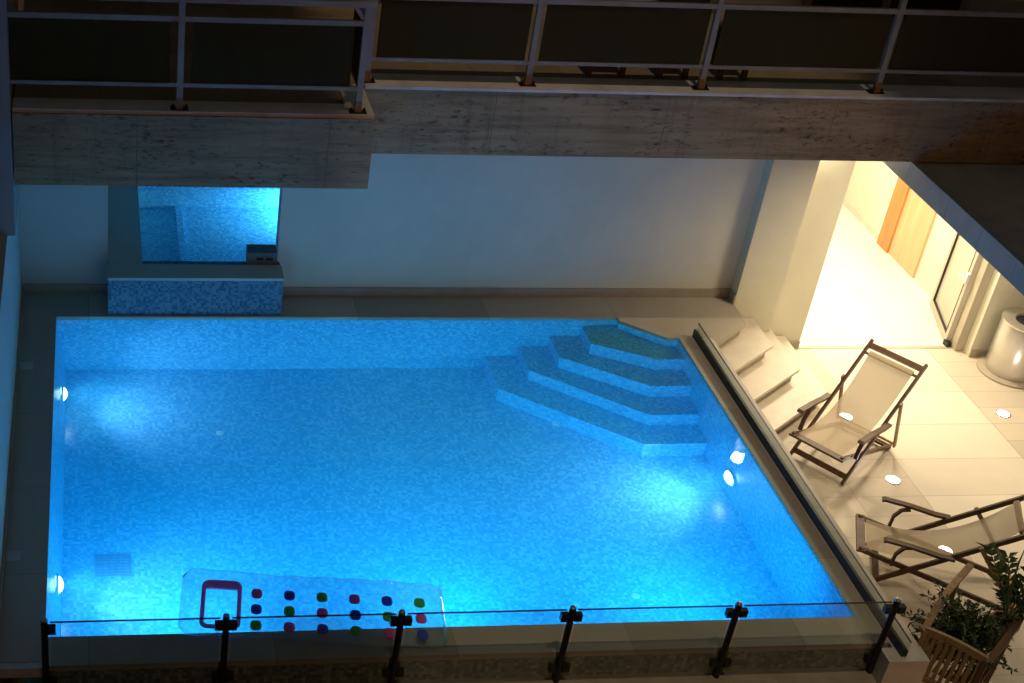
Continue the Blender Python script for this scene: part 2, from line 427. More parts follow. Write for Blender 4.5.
m.prism([(-.03, -4.39), (-.03, .03), (5.53, .03), (5.53, -.05), (5.9, -.36), (6.03, -.36), (6.03, -4.39)], PD-.03, WZ)
tag(m.build('water', M['water']), kind='structure')

# ------------------------------------------------------------------ front overflow wall with channel ledge
O = thing('overflow_wall', (3, -4.6, -.6), 'low front pool wall faced in dark green grey mosaic above a stone ledge', 'pool wall')
m = MB(); m.box(0.0, 6.03, -4.645, -4.482, -1.2, -.052); m.build('mosaic_face', M['pool_dark'], O)
m = MB(); m.box(0.0, 6.03, -4.98, -4.647, -.33, -.236); m.build('ledge', M['ledge'], O, bevel=.006)
m = MB(); m.box(0.0, 6.03, -4.95, -4.648, -3.2, -.332); m.build('support', M['render_dark'], O)

# right parapet
W = thing('low_wall', (6.23, -2.5, FZ), 'cream low wall along the right pool edge ending in a pale square block', 'low wall')
m = MB(); m.box(6.131, 6.33, -4.70, -.39, -3.2, -.018); m.build('wall', M['stone_light'], W)
m = MB(); m.box(6.131, 6.342, -4.70, -.39, -.016, .002); m.build('coping', M['stone_cap'], W, bevel=.004)
m = MB(); m.box(6.032, 6.345, -4.85, -4.702, -3.2, .006); m.build('end_block', M['marble'], W, bevel=.005)

# low glass upstand on the right coping
G = thing('glass_upstand', (6.165, -2.6, 0), 'ankle high glass strip in a dark metal channel along the right pool coping', 'glass balustrade')
m = MB(); m.box(6.142, 6.160, -4.80, -.36, .0025, .085); m.box(6.171, 6.186, -4.80, -.36, .0025, .06); m.build('channel', M['darkalu'], G, bevel=.002)
ys = [-.37, -1.62, -2.42, -3.60, -4.82]
for a, b in zip(ys, ys[1:]):
    m = MB(); m.box(6.1605, 6.1705, b+.004, a-.004, .006, .158); g = m.build('glass_pane', M['glass'], G)
    m = MB(); m.box(6.1600, 6.1710, b+.004, a-.004, .1585, .163); m.build('edge_trim', M['darkalu'], g)

# front glass fence
Fz = thing('glass_fence', (3.03, -4.7, -.236), 'clear glass fence on black posts along the near pool edge', 'glass fence')
px = [.012, 1.222, 2.425, 3.63, 4.835, 6.02]
for i, x in enumerate(px):
    m = MB(); m.tube([(x, -4.70, -.234), (x, -4.70, .462)], .024, 14); p = m.build('post', M['black'], Fz, smooth=True)
    m = MB(); m.lathe([(.0, .0), (.021, 0), (.021, .012), (.014, .016), (0, .017)], (x, -4.70, .4635), 14); m.build('cap', M['chrome'], p, smooth=True)
    for z in (.385, -.10):
        for s in (-1, 1):
            if (i == 0 and s < 0): continue
            m = MB(); m.box(*sorted((x+s*.022, x+s*.075)), -4.722, -4.678, z-.03, z+.03); m.build('clamp', M['black'], p, bevel=.004)
    if i < 5:
        m = MB(); m.box(x+.04, px[i+1]-.04, -4.705, -4.695, -.2, .447); g = m.build('glass_pane', M['glass'], Fz)
        m = MB(); m.box(x+.04, px[i+1]-.04, -4.7055, -4.6945, .4475, .4535); m.build('edge_trim', M['darkalu'], g)

# ------------------------------------------------------------------ building
B = thing('hotel_building', (4, 1, FZ), 'cream rendered building behind the pool with travertine faced balconies above', 'building')
def bpart(name, mat, *boxes, bevel=0, parent=None):
    m = MB()
    for b in boxes: m.box(*b)
    return m.build(name, mat, parent or B, bevel)
bpart('back_wall', M['wall'], (2.12, 6.81, .42, .60, -.05, 1.998))
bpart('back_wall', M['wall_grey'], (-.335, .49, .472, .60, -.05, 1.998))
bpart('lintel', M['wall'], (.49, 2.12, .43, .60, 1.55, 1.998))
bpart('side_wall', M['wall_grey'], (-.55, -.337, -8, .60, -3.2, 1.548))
bpart('pilaster', M['wall'], (6.812, 7.278, .272, .60, FZ, 1.998))
bpart('entrance_wall', M['wall'], (7.28, 7.757, .466, .66, FZ, 1.998), (7.6, 7.756, .661, 6, FZ, 1.998))
bpart('entrance_wall', M['wall'], (9.60, 15, .29, .50, FZ, 1.998))
cw = bpart('corridor_wall', M['wall'], (9.83, 10.0, .503, 6, FZ, 1.998))
bpart('corridor_wall', M['wall'], (7.6, 10, 6.001, 6.2, FZ, 1.998))
# skirtings
bpart('skirting', M['skirt'], (2.142, 6.79, .402, .4195, .0005, .095)); bpart('skirting', M['skirt'], (-.333, .482, .452, .4715, .0005, .09))
bpart('skirting', M['skirt'], (6.794, 6.8115, .262, .4215, .0005, .10)); bpart('skirting', M['skirt'], (-.3365, -.318, -4.6, .4515, .0005, .055))
bpart('skirting', M['skirt'], (7.4, 7.757, .448, .4655, FZ, FZ+.09)); bpart('skirting', M['skirt'], (9.602, 15, .272, .2895, FZ, FZ+.085))
bpart('skirting', M['stone_light'], (9.813, 9.8295, 2.90, 5.99, FZ, FZ+.085), (9.813, 9.8295, .51, 1.84, FZ, FZ+.085))
# wooden door in the corridor
D = bpart('wooden_door', M['pinedoor'], (9.80, 9.828, 1.99, 2.598, FZ+.002, 1.5))
bpart('door_frame', M['pine'], (9.775, 9.829, 2.60, 2.86, FZ+.001, 1.6), parent=D, bevel=.004)
# open glass door leaf
ha, hb = Vector((9.475, .52, 0)), Vector((9.735, 1.38, 0)); dv = (hb-ha).normalized()
def leaf_bar(m, s0, s1, z0, z1, th=.05):
    n = Vector((-dv.y, dv.x, 0)); q = []
    for s, k in ((s0, -1), (s1, -1), (s1, 1), (s0, 1)):
        v = ha+dv*s+n*(k*th/2); q.append((v.x, v.y))
    m.prism(q, z0, z1)
L = (hb-ha).length
m = MB(); leaf_bar(m, 0, .085, FZ+.012, 1.6); leaf_bar(m, L-.085, L, FZ+.012, 1.6); leaf_bar(m, .0855, L-.0855, FZ+.012, FZ+.11); leaf_bar(m, .0855, L-.0855, 1.5, 1.6)
gd = m.build('glass_door', M['alu'], B, bevel=.003)
m = MB(); leaf_bar(m, .0856, L-.0856, FZ+.1105, 1.4995, .012); m.build('pane', M['frost'], gd)
m = MB(); leaf_bar(m, .083, .090, FZ+.10, 1.5, .06); leaf_bar(m, L-.092, L-.083, FZ+.10, 1.5, .06); leaf_bar(m, .09, L-.092, FZ+.105, FZ+.115, .06); m.build('gasket', M['darkalu'], gd)
m = MB(); hp = ha+dv*.04+Vector((-.05, -.02, 0)); m.box(hp.x-.02, hp.x+.012, hp.y-.02, hp.y+.02, .10, .22); m.bar((hp.x-.045, hp.y, .17), (hp.x-.045, hp.y+.09, .17), .014, .016); m.build('handle', M['white_plastic'], gd, bevel=.004)
m = MB(); m.box(9.44, 9.49, .47, .55, FZ+.001, FZ+.06); m.build('door_stop', M['black'], gd)
bpart('door_post', M['alu'], (9.50, 9.598, .40, .50, FZ, 1.998), bevel=.004)
bpart('threshold', M['alu'], (7.76, 9.598, .452, .492, FZ+.001, FZ+.006))

# spillway block and indoor basin
IB = thing('indoor_basin', (1.3, .3, 0), 'glowing blue indoor basin in the wall opening with mosaic spillway front', 'basin')
m = MB(); m.box(.484, 2.14, .037, .418, -.6, .375); m.build('spillway', M['spill'], IB)
m = MB(); m.box(.478, 2.146, .030, .300, .377, .404); m.build('sill', M['wall_grey'], IB, bevel=.004)
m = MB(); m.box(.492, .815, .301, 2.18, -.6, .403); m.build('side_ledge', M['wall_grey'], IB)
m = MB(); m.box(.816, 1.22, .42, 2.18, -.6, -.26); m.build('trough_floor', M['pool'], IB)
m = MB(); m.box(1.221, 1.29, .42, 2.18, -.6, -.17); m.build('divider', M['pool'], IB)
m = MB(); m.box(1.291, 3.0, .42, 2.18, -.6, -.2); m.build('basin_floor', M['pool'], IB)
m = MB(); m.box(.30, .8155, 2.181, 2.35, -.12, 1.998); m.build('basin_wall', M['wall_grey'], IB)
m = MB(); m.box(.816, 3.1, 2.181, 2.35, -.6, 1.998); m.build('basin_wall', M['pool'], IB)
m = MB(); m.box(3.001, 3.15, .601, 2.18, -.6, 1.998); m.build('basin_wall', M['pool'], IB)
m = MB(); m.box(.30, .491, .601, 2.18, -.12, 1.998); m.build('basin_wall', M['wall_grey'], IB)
sk = MB().box(1.82, 2.10, .302, .48, -.3, .53).build('skimmer_box', M['skim'], IB, bevel=.006)
m = MB(); m.box(1.90, 1.97, .299, .3015, .455, .48); m.box(1.99, 2.06, .299, .3015, .455, .478); m.build('slot', M['hole'], sk)
m = MB(); m.prism([(.805, .41), (2.118, .41), (2.118, .5), (3.03, .5), (3.03, 2.2), (.805, 2.2)], -.62, .30); tag(m.build('water', M['water_still']), kind='structure')

# balconies: slabs with travertine faces
bpart('balcony_slab', M['trav'], (2.571, 15, -.63, 4, 2.0, 2.585))
bpart('balcony_slab', M['trav'], (-.262, 2.57, -1.32, 4, 2.0, 2.60))
bpart('balcony_kerb', M['marble'], (2.60, 15, -.645, -.36, 2.586, 2.612), bevel=.004)
bpart('balcony_kerb', M['marble'], (-.262, 2.565, -1.30, -1.085, 2.601, 2.632), (2.36, 2.565, -1.084, -.66, 2.601, 2.632), bevel=.004)
bpart('balcony_floor', M['balc_floor'], (2.3, 15, -.36, 1.5, 2.586, 2.597), )
bpart('balcony_floor', M['balc_floor'], (-.262, 2.299, -1.084, 1.5, 2.601, 2.606))
bpart('upper_wall', M['render_dark'], (-3.2, 15, 1.501, 1.7, 2.585, 6.0))
bpart('upper_wall', M['render_dark'], (-3.2, -.275, -1.33, .4, 1.55, 6.0))
def window(x0, x1, z1=4.7):
    f = bpart('window', M['frame'], (x0, x0+.07, 1.44, 1.5, 2.61, z1), (x1-.07, x1, 1.44, 1.5, 2.61, z1), (x0+.071, x1-.071, 1.44, 1.5, z1-.07, z1), ((x0+x1)/2-.04, (x0+x1)/2+.04, 1.45, 1.499, 2.61, z1-.071), bevel=.003)
    bpart('pane', M['doorglass'], (x0+.071, x1-.071, 1.47, 1.49, 2.61, z1-.072), parent=f)
for x0, x1 in ((-.1, 1.1), (1.35, 2.25), (3.0, 4.3), (5.0, 6.4), (7.3, 9.0)): window(x0, x1)
bpart('curtain', M['curtain'], (2.27, 2.33, 1.40, 1.5, 2.62, 4.7))

# canopy over the terrace
Cn = thing('canopy', (10, -4, 1.8), 'flat brown canopy roof with a blue grey metal edge over the terrace', 'canopy roof')
m = MB(); m.box(7.66, 15, -11, .27, 1.80, 1.985); m.build('roof_deck', M['roof'], Cn)
m = MB(); y = .27
for ln in (.30, .60, .72, .55, .55, .6, .6, .6, .6, .6, .6, .6, .6, .6, .6, .6, .6, .6):
    m.box(7.632, 7.659, y-ln+.005, y, 1.795, 1.996); m.box(7.659, 7.70, y-ln+.005, y, 1.987, 1.996); y -= ln
m.build('fascia', M['fascia'], Cn, bevel=.002)

# railings
def railing(name, label, xs, y, zb, panel_pad, ret=None, brace=False, right_open=False):
    T = thing(name, ((xs[0]+xs[-1])/2, y, zb), label, 'railing')
    for x in xs:
        m = MB(); m.box(x-.024, x+.024, y-.022, y+.022, zb+.012, zb+.86); p = m.build('post', M['rail'], T, bevel=.004)
        m = MB(); m.box(x-.027, x+.027, y-.025, y+.025, zb+.002, zb+.10); m.build('foot', M['rust'], p, bevel=.003)
        m = MB(); m.box(x-.07, x+.07, y-.035, y+.035, zb+.0015, zb+.010)
        for s in (-1, 1): m.lathe([(0, .026), (.010, .026), (.010, 0)], (x+s*.052, y, zb+.010), 8)
        m.build('base_plate', M['black'], p)
    for i, (a, b) in enumerate(zip(xs, xs[1:])):
        m = MB(); m.box(a+.025, b-.025, y-.015, y+.015, zb+.185, zb+.215); m.build('bottom_rail', M['rail'], T)
        m = MB(); m.box(a+.025, b-.025, y-.018, y+.018, zb+.705, zb+.745); m.build('mid_rail', M['rail'], T)
        m = MB(); m.box(a+.025+panel_pad, b-.025-panel_pad, y-.005, y+.005, zb+.216, zb+.704); m.build('panel', M['smoke'], T)
    m = MB(); m.box(xs[0]-.03, xs[-1]+.05, y-.045, y+.045, zb+.861, zb+.905); m.build('handrail', M['rail'], T, bevel=.006)
    if ret:
        x = xs[-1]
        m = MB(); m.box(x-.015, x+.015, y+.026, ret, zb+.185, zb+.215); m.build('bottom_rail', M['rail'], T)
        m = MB(); m.box(x-.018, x+.018, y+.026, ret, zb+.705, zb+.745); m.build('mid_rail', M['rail'], T)
        m = MB(); m.box(x-.005, x+.005, y+.08, ret-.05, zb+.216, zb+.704); m.build('panel', M['smoke'], T)
        m = MB(); m.box(x-.045, x+.045, y+.046, ret, zb+.861, zb+.905); m.build('handrail', M['rail'], T)
        m = MB(); m.bar((x-.03, y, zb+.76), (x-.10, y, zb+.86), .02, .03); m.build('brace', M['rail'], T)
    return T
railing('balcony_railing', 'grey steel railing with dark panels on the left balcony that juts forward', [-1.75, -.355, 1.023, 2.435], -1.25, 2.632, .06, ret=-.66)
railing('balcony_railing', 'long grey steel railing with smoked panels on the travertine balcony to the right', [2.62, 4.0, 5.53, 7.13, 8.72, 10.3, 11.9], -.55, 2.612, .035)

# balcony furniture seen dimly through the smoked panels
T = thing('round_table', (5.1, .68, 2.597), 'pale round table seen dimly behind the smoked balcony panel', 'table')
m = MB(); m.lathe([(0, .50), (.41, .50), (.42, .49), (.41, .475), (0, .475)], (5.1, .68, 2.597)); m.build('table_top', M['tabletop'], T, smooth=True)
for k in range(4):
    a = R(45+90*k); m = MB(); m.tube([(5.1+.2*math.cos(a), .68+.2*math.sin(a), 3.071), (5.1+.3*math.cos(a), .68+.3*math.sin(a), 2.598)], .016, 8); m.build('leg', M['furn'], T)
def stool(x0, x1, label):
    T = thing('balcony_stool', ((x0+x1)/2, -.16, 2.597), label, 'stool', 'dark stools on the balcony')
    m = MB(); m.box(x0-.03, x1+.03, -.30, .0, 2.98, 3.02); m.build('seat', M['furn'], T, bevel=.01)
    for x in (x0, x1):
        for y in (-.27, -.03):
            m = MB(); m.box(x-.022, x+.022, y-.02, y+.02, 2.598, 2.979); m.build('leg', M['furn'], T)
stool(4.62, 4.92, 'leftmost dark stool behind the smoked balcony panel'); stool(5.26, 5.49, 'middle dark stool behind the balcony panel'); stool(5.81, 6.03, 'rightmost dark stool behind the balcony panel next to the round table')

# unseen tall blocks added behind the viewer to narrow the street glow to a gap
def blocker(x0, x1, z1, label):
    T = thing('shade_blocker', ((x0+x1)/2, -16, -3.2), label, 'building')
    m = MB(); m.box(x0, x1, -18, -14, -3.2, z1); m.build('wall', M['render_dark'], T)
    m = MB(); m.box(x0-.0, x1+.0, -18.2, -13.8, z1+.001, z1+.25); m.build('roof', M['roof'], T)
blocker(-14, 2.42, 64, 'unseen grey house across the street on the left')
blocker(7.16, 24, 64, 'unseen grey house across the street on the right')

# ------------------------------------------------------------------ stairs from deck to terrace
St = thing('corner_stairs', (6.9, -.4, FZ), 'cream stone corner stairs fanning down from the pool deck to the terrace', 'stairs')
nl = [(6.345, -.50, 6.82, -.086), (6.345, -.845, 7.056, -.267), (6.345, -1.205, 7.308, -.446), (6.345, -1.59, 7.56, -.624)]
for k in range(4):
    x0, y0, x1, y1 = nl[k]; z = FZ+.1625*(4-k); inset = .045
    yb = .270 if k < 3 else .446
    ix1 = x1-inset
    core = [(6.335, y0+inset*1.3), (ix1, y1+inset*.5), (ix1, .2705), (6.335, .2705)] if k else None
    zlo = FZ+.1625*(3-k)
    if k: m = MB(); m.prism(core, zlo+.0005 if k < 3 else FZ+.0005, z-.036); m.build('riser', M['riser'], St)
    poly = [(6.335, y0), (x1, y1), (x1, .268 if k < 2 else (.270 if k == 2 else .270)), (6.335, .268)]
    if k == 0: continue
    if k == 3: poly = [(6.335, y0), (x1, y1), (x1, .445), (7.285, .445), (7.285, .268), (6.335, .268)]
    if k == 2: poly = [(6.335, y0), (x1, y1), (x1, .445), (7.285, .445), (7.285, .268), (6.335, .268)]
    m = MB(); m.prism(poly, z-.035, z); m.build('tread', M['stone_light'], St, bevel=.004)
x0, y0, x1, y1 = nl[0]
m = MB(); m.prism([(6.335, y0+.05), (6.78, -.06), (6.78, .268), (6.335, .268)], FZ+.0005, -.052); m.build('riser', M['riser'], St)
m = MB(); m.prism([(6.78, -.06), (6.8225, -.088), (6.8225, .26), (6.80, .26), (6.80, 0), (6.78, -.03)], -.05, -.001)
m.bm.free()

# floor spots
spots = [(7.72, -.819, 'small round floor light under the front deck chair, shining through its canvas'),
         (7.718, -1.848, 'small round floor light on bare tiles between the two deck chairs'),
         (7.707, -2.871, 'small round floor light under the right hand deck chair, glowing through the canvas'),
         (9.405, -.787, 'small round floor light on the tiles near the steel bin')]
for x, y, lab in spots:
    T = thing('floor_light', (x, y, FZ), lab, 'floor light', 'round lights set in the terrace floor')
    m = MB(); m.lathe([(0, .004), (.058, .004), (.058, .001)], (x, y, FZ), 24); m.build('lens', M['spot'], T)
    m = MB(); m.lathe([(.059, .001), (.059, .006), (.074, .005), (.076, .001)], (x, y, FZ), 24); m.build('trim_ring', M['steel'], T, smooth=True)

# steel bin
c = (9.911, -.015, FZ)
T = thing('steel_bin', c, 'round brushed steel litter bin standing by the entrance wall', 'bin')
m = MB(); m.lathe([(0, .002), (.335, .002), (.335, .02), (.29, .035), (0, .035)], c, 48); m.build('base', M['skirt'], T, smooth=True)
m = MB(); m.lathe([(0, .036), (.262, .036), (.268, .05), (.268, .585), (.262, .597), (0, .597)], c, 48); m.build('body', M['steel'], T, smooth=True)
m = MB(); m.lathe([(.14, .598), (.262, .598), (.278, .605), (.278, .622), (.262, .628), (.15, .624), (.14, .612), (.14, .598)], c, 48); m.build('rim', M['steel'], T, smooth=True)
m = MB(); m.lathe([(0, .603), (.139, .603)], c, 32); m.build('opening', M['hole'], T)

# deck hatches
for x0, x1, y0, y1, lab in ((-.308, -.19, -.92, -.80, 'small square grey cover in the left deck near the far corner'), (-.312, -.20, -3.54, -3.43, 'small square grey cover in the left deck near the second pool lamp')):
    T = thing('deck_cover', ((x0+x1)/2, (y0+y1)/2, 0), lab, 'cover', 'small covers in the deck')
    m = MB(); m.box(x0, x1, y0, y1, .001, .006); m.build('lid', M['stone_cap'], T, bevel=.002)

# ------------------------------------------------------------------ deck chairs
def deck_chair(name, label, loc, yaw, w, a, h, b, zf, c):
    """u = x (towards the back), y across, z up"""
    T = thing(name, (0, 0, 0), label, 'deck chair', 'wooden deck chairs on the terrace')
    hw = w/2; A0 = Vector((0, 0, .015)); A1 = Vector((a, 0, h))
    def onA(k): return A0.lerp(A1, k)
    def P(v, y): return (v[0], y, v[2])
    for s in (1, -1):
        m = MB(); m.bar(P(A0, s*hw), P(A1, s*hw), .024, .042, (0, 0, 1)); m.build('side_rail', M['teak'], T, bevel=.004)
    top = onA(.958)
    m = MB(); m.bar(P(top, -hw+.012), P(top, hw-.012), .026, .055, (A1-A0)); m.build('top_rail', M['teak'], T, bevel=.004)
    m = MB(); m.bar(P(onA(.895), -hw+.012), P(onA(.895), hw-.012), .02, .02, (A1-A0)); m.build('sling_bar', M['teak'], T)
    m = MB(); m.bar(P(onA(.055), -hw+.012), P(onA(.055), hw-.012), .02, .05, (A1-A0)); m.build('foot_rail', M['teak'], T, bevel=.004)
    iw = hw-.028
    B0 = Vector((b, 0, zf)); B1 = Vector((c, 0, .015))
    def onB(k): return B0.lerp(B1, k)
    for s in (1, -1):
        m = MB(); m.bar(P(B0, s*iw), P(B1, s*iw), .024, .04, (0, 0, 1)); m.build('seat_rail', M['teak'], T, bevel=.004)
    m = MB(); m.bar(P(onB(.015), -hw+.0), P(onB(.015), hw-.0), .07, .022, (0, 0, 1)); m.build('front_rail', M['teak'], T, bevel=.004)
    for k in (.93, .99):
        m = MB(); m.bar(P(onB(k), -iw+.012), P(onB(k), iw-.012), .022, .04, (B1-B0)); m.build('rear_rail', M['teak'], T, bevel=.003)
    piv = onA(.66); foot = onB(.955)+Vector((0, 0, .03))
    ow = hw+.024
    for s in (1, -1):
        m = MB(); m.bar((piv.x, s*ow, piv.z+.03), (foot.x, s*ow, foot.z), .02, .034, (1, 0, 0)); m.build('prop_leg', M['teak_light'], T, bevel=.003)
    m = MB(); m.tube([(foot.x-.01, -ow, foot.z+.03), (foot.x-.01, ow, foot.z+.03)], .013, 10); m.build('prop_bar', M['teak_light'], T)
    for s in (1, -1):
        y = s*(hw+.035)
        r = onA(.50); f = Vector((.02, 0, .505))
        pts = [f+Vector((-.02, 0, -.012)), f, f.lerp(r, .4)+Vector((0, 0, .008)), f.lerp(r, .8), r+Vector((.02, 0, .01))]
        m = MB(); m.sweep([(q.x, y, q.z) for q in pts], .055, .022); m.build('armrest', M['teak'], T, bevel=.008)
        b0 = onB(.20); e = f.lerp(r, .42)
        pts = [b0, b0.lerp(e, .35)+Vector((-.035, 0, .035)), b0.lerp(e, .7)+Vector((-.03, 0, .035)), e-Vector((0, 0, .012))]
        m = MB(); m.sweep([(q.x, s*(hw+.012), q.z) for q in pts], .022, .036, (0, 1, 0)); m.build('arm_support', M['teak'], T, bevel=.004)
    # canvas sling hanging from the top bar to the front rail
    m = MB(); n = 26; p0 = onA(.90)+Vector((-.012, 0, .012)); p1 = onB(.045)+Vector((0, 0, .022)); sw = hw-.052
    rows = []
    for i in range(n+1):
        k = i/n; q = p0.lerp(p1, k); sag = 4*k*(1-k)*(1-.18*(1-k))
        q = q+Vector((.09*sag*.9, 0, -.20*sag))
        ww = sw*(1-.05*math.sin(math.pi*k))
        rows.append([m.bm.verts.new((q.x, -ww+2*ww*j/8, q.z+.010*(abs(j-4)/4)**2*sag)) for j in range(9)])
    for r0, r1 in zip(rows, rows[1:]):
        for j in range(8): m.bm.faces.new((r0[j], r0[j+1], r1[j+1], r1[j]))
    m.build('sling', M['sling'], T, smooth=True)
    m = MB(); q = onA(.90); m.bar((q.x-.008, -sw, q.z+.01), (q.x-.008, sw, q.z+.01), .03, .045, (A1-A0)); m.build('sling_hem', M['sling'], T, bevel=.01)
    T.location = loc; T.rotation_euler = (0, 0, yaw)
    return T
deck_chair('deck_chair', 'wooden deck chair with cream canvas standing nearer the entrance, facing the pool', (7.015, -1.696, FZ), R(36.07), .55, 1.037, .923, -.146, .342, .96)
deck_chair('deck_chair', 'wooden deck chair with cream canvas reclining beside the planted garden chair at right', (6.901, -3.03, FZ), R(-24.1), .52, 1.081, .90, -.152, .313, 1.22)

# ------------------------------------------------------------------ slatted garden chair with plants
gc = Vector((6.535, -4.80, FZ)); gy = math.atan2(.36, .39)
T = thing('garden_chair', (0, 0, 0), 'weathered slatted wooden garden chair loaded with potted plants', 'garden chair')
w = .44; zr = .76
def curve_rail(m, z, bow, dz, th, hh, x=0.0):
    m.sweep([(x-bow*math.sin(math.pi*k/8), w/2-w*k/8, z+dz*math.sin(math.pi*k/8)) for k in range(9)], th, hh)
m = MB(); curve_rail(m, zr, .02, .03, .03, .055); m.build('back_rail', M['slat'], T, bevel=.004)
m = MB(); curve_rail(m, .36, .02, 0, .03, .05); m.build('back_rail', M['slat'], T, bevel=.004)
for k in range(9):
    y = -w/2+.03+(w-.06)*k/8; x = -.016*math.cos(math.pi*(k-4)/9)
    m = MB(); m.bar((x-.004, y, .385), (x-.004, y, zr-.02), .026, .014, (1, 0, 0)); m.build('back_slat', M['slat'], T)
for k in range(10):
    y = -w/2+.025+(w-.05)*k/9
    m = MB(); m.bar((.02, y, .43), (.66, y, .44), .026, .016); m.build('seat_slat', M['slat'], T)
for s in (1, -1):
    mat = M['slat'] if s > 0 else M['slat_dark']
    pts = [(.0, s*(w/2+.012), .74), (.25, s*(w/2+.03), .775), (.5, s*(w/2+.035), .80), (.75, s*(w/2+.03), .79), (.95, s*(w/2+.02), .80)]
    m = MB(); m.sweep(pts, .05, .03); m.build('armrest', mat, T, bevel=.006)
    m = MB(); m.bar((.0, s*(w/2), .01), (.0, s*(w/2), .76), .035, .05, (1, 0, 0)); m.build('rear_leg', mat, T, bevel=.004)
    m = MB(); m.bar((.66, s*(w/2), .01), (.66, s*(w/2+.02), .78), .035, .05, (1, 0, 0)); m.build('front_leg', mat, T, bevel=.004)
    m = MB(); m.bar((.03, s*(w/2), .40), (.64, s*(w/2), .40), .03, .05); m.build('seat_rail', mat, T)
T.location = gc; T.rotation_euler = (0, 0, gy)
def gpt(u, y, z):
    return Vector((gc.x+u*math.cos(gy)-y*math.sin(gy), gc.y+u*math.sin(gy)+y*math.cos(gy), FZ+z))
def leaf(bm, p, d, n, l, w):
    s = d.cross(n).normalized(); n = s.cross(d).normalized()
    a = bm.verts.new(p); b = bm.verts.new(p+d*l*.45+s*w/2+n*.12*l); c2 = bm.verts.new(p+d*l); e = bm.verts.new(p+d*l*.45-s*w/2+n*.12*l)
    bm.faces.new((a, b, c2)); bm.faces.new((a, c2, e))
rv = lambda: Vector((random.gauss(0, 1), random.gauss(0, 1), random.gauss(0, 1)))
def pot(T, c, r, h):
    m = MB(); m.lathe([(0, 0), (r*.72, 0), (r*.95, h*.86), (r*1.06, h*.86), (r*1.06, h), (r*.92, h), (r*.90, h*.9)], c, 28); p = m.build('pot', M['terracotta'], T, smooth=True)
    m = MB(); m.lathe([(0, h*.89), (r*.90, h*.89)], c, 20); m.build('soil', M['soil'], p)
# bushy low plant filling the seat
base = gpt(.36, .03, .452)
PL = thing('potted_plant', base, 'bushy dark green trailing plant filling the slatted garden chair', 'potted plant')
pot(PL, base, .13, .17)
m = MB(); ms = MB()
for k in range(120):
    a = random.uniform(0, 2*math.pi); el = random.uniform(.05, 1.25); ln = random.uniform(.16, .44)
    d = Vector((math.cos(a)*math.cos(el), math.sin(a)*math.cos(el), math.sin(el)))
    p = base+Vector((0, 0, .15)); pts = [p.copy()]
    for i in range(7):
        d = (d+Vector((0, 0, -.16))+rv()*.10).normalized(); p = p+d*ln/7; pts.append(p.copy())
        for q in range(5):
            ld = (d*.4+rv()).normalized(); leaf(m.bm, p+rv()*.006, ld, Vector((0, 0, 1))+rv()*.4, random.uniform(.028, .055), random.uniform(.016, .03))
    ms.tube(pts, .003, 4)
m.build('foliage', M['leaf'], PL); ms.build('stems', M['stem'], PL)
# taller plant with stiff fronds
base2 = gpt(.62, -.17, .452)
PL = thing('potted_plant', base2, 'taller plant with thick upright glossy fronds in a terracotta pot', 'potted plant')
pot(PL, base2, .10, .26)
m = MB(); ms = MB()
for k in range(7):
    a = -.9+k*.45+random.uniform(-.2, .2); lean = random.uniform(.2, .75); ln = random.uniform(.40, .68)
    d = Vector((math.cos(a)*lean, math.sin(a)*lean, 1)).normalized(); p = base2+Vector((0, 0, .23)); pts = [p.copy()]
    for i in range(11):
        d = (d+Vector((math.cos(a)*.06, math.sin(a)*.06, -.02))).normalized(); p = p+d*ln/11; pts.append(p.copy())
        s = d.cross(Vector((0, 0, 1))).normalized()
        for sg in (1, -1):
            if i > 1:
                leaf(m.bm, p, (s*sg+d*.75).normalized(), Vector((0, 0, 1))+rv()*.3, random.uniform(.08, .12), .05)
                leaf(m.bm, p, (s*sg*.7+d*.8+rv()*.4).normalized(), Vector((0, 0, 1))+rv()*.5, random.uniform(.06, .09), .042)
    ms.tube(pts, [.008-.0005*i for i in range(len(pts))], 5)
pts = [base2+Vector((0, 0, .23)), base2+Vector((-.03, .05, .5)), base2+Vector((-.02, .10, .74)), base2+Vector((.03, .16, .92))]
for i in range(3):
    q0, q1 = pts[i], pts[i+1]; wd = (.012, .012, .008, .002)
    m.quad(q0-Vector((wd[i], 0, 0)), q0+Vector((wd[i], 0, 0)), q1+Vector((wd[i+1], 0, 0)), q1-Vector((wd[i+1], 0, 0)))
m.build('foliage', M['leaf2'], PL); ms.build('stems', M['stem'], PL)
# small sprig at the chair's foot
base3 = gpt(.12, .24, 0)
PL = thing('potted_plant', base3, 'small thin leaved plant on the terrace floor beside the garden chair and low wall', 'potted plant')
pot(PL, base3+Vector((0, 0, .001)), .10, .18)
m = MB(); ms = MB()
for k in range(16):
    d = (Vector((random.gauss(0, .35), random.gauss(0, .35), 1))).normalized(); p = base3+Vector((0, 0, .16)); pts = [p.copy()]; ln = random.uniform(.25, .52)
    for i in range(7):
        d = (d+rv()*.10).normalized(); p = p+d*ln/7; pts.append(p.copy())
        for q in range(3): leaf(m.bm, p, rv().normalized(), Vector((0, 0, 1)), random.uniform(.03, .055), .018)
    ms.tube(pts, .0025, 4)
m.build('foliage', M['leaf2'], PL); ms.build('stems', M['stem'], PL)

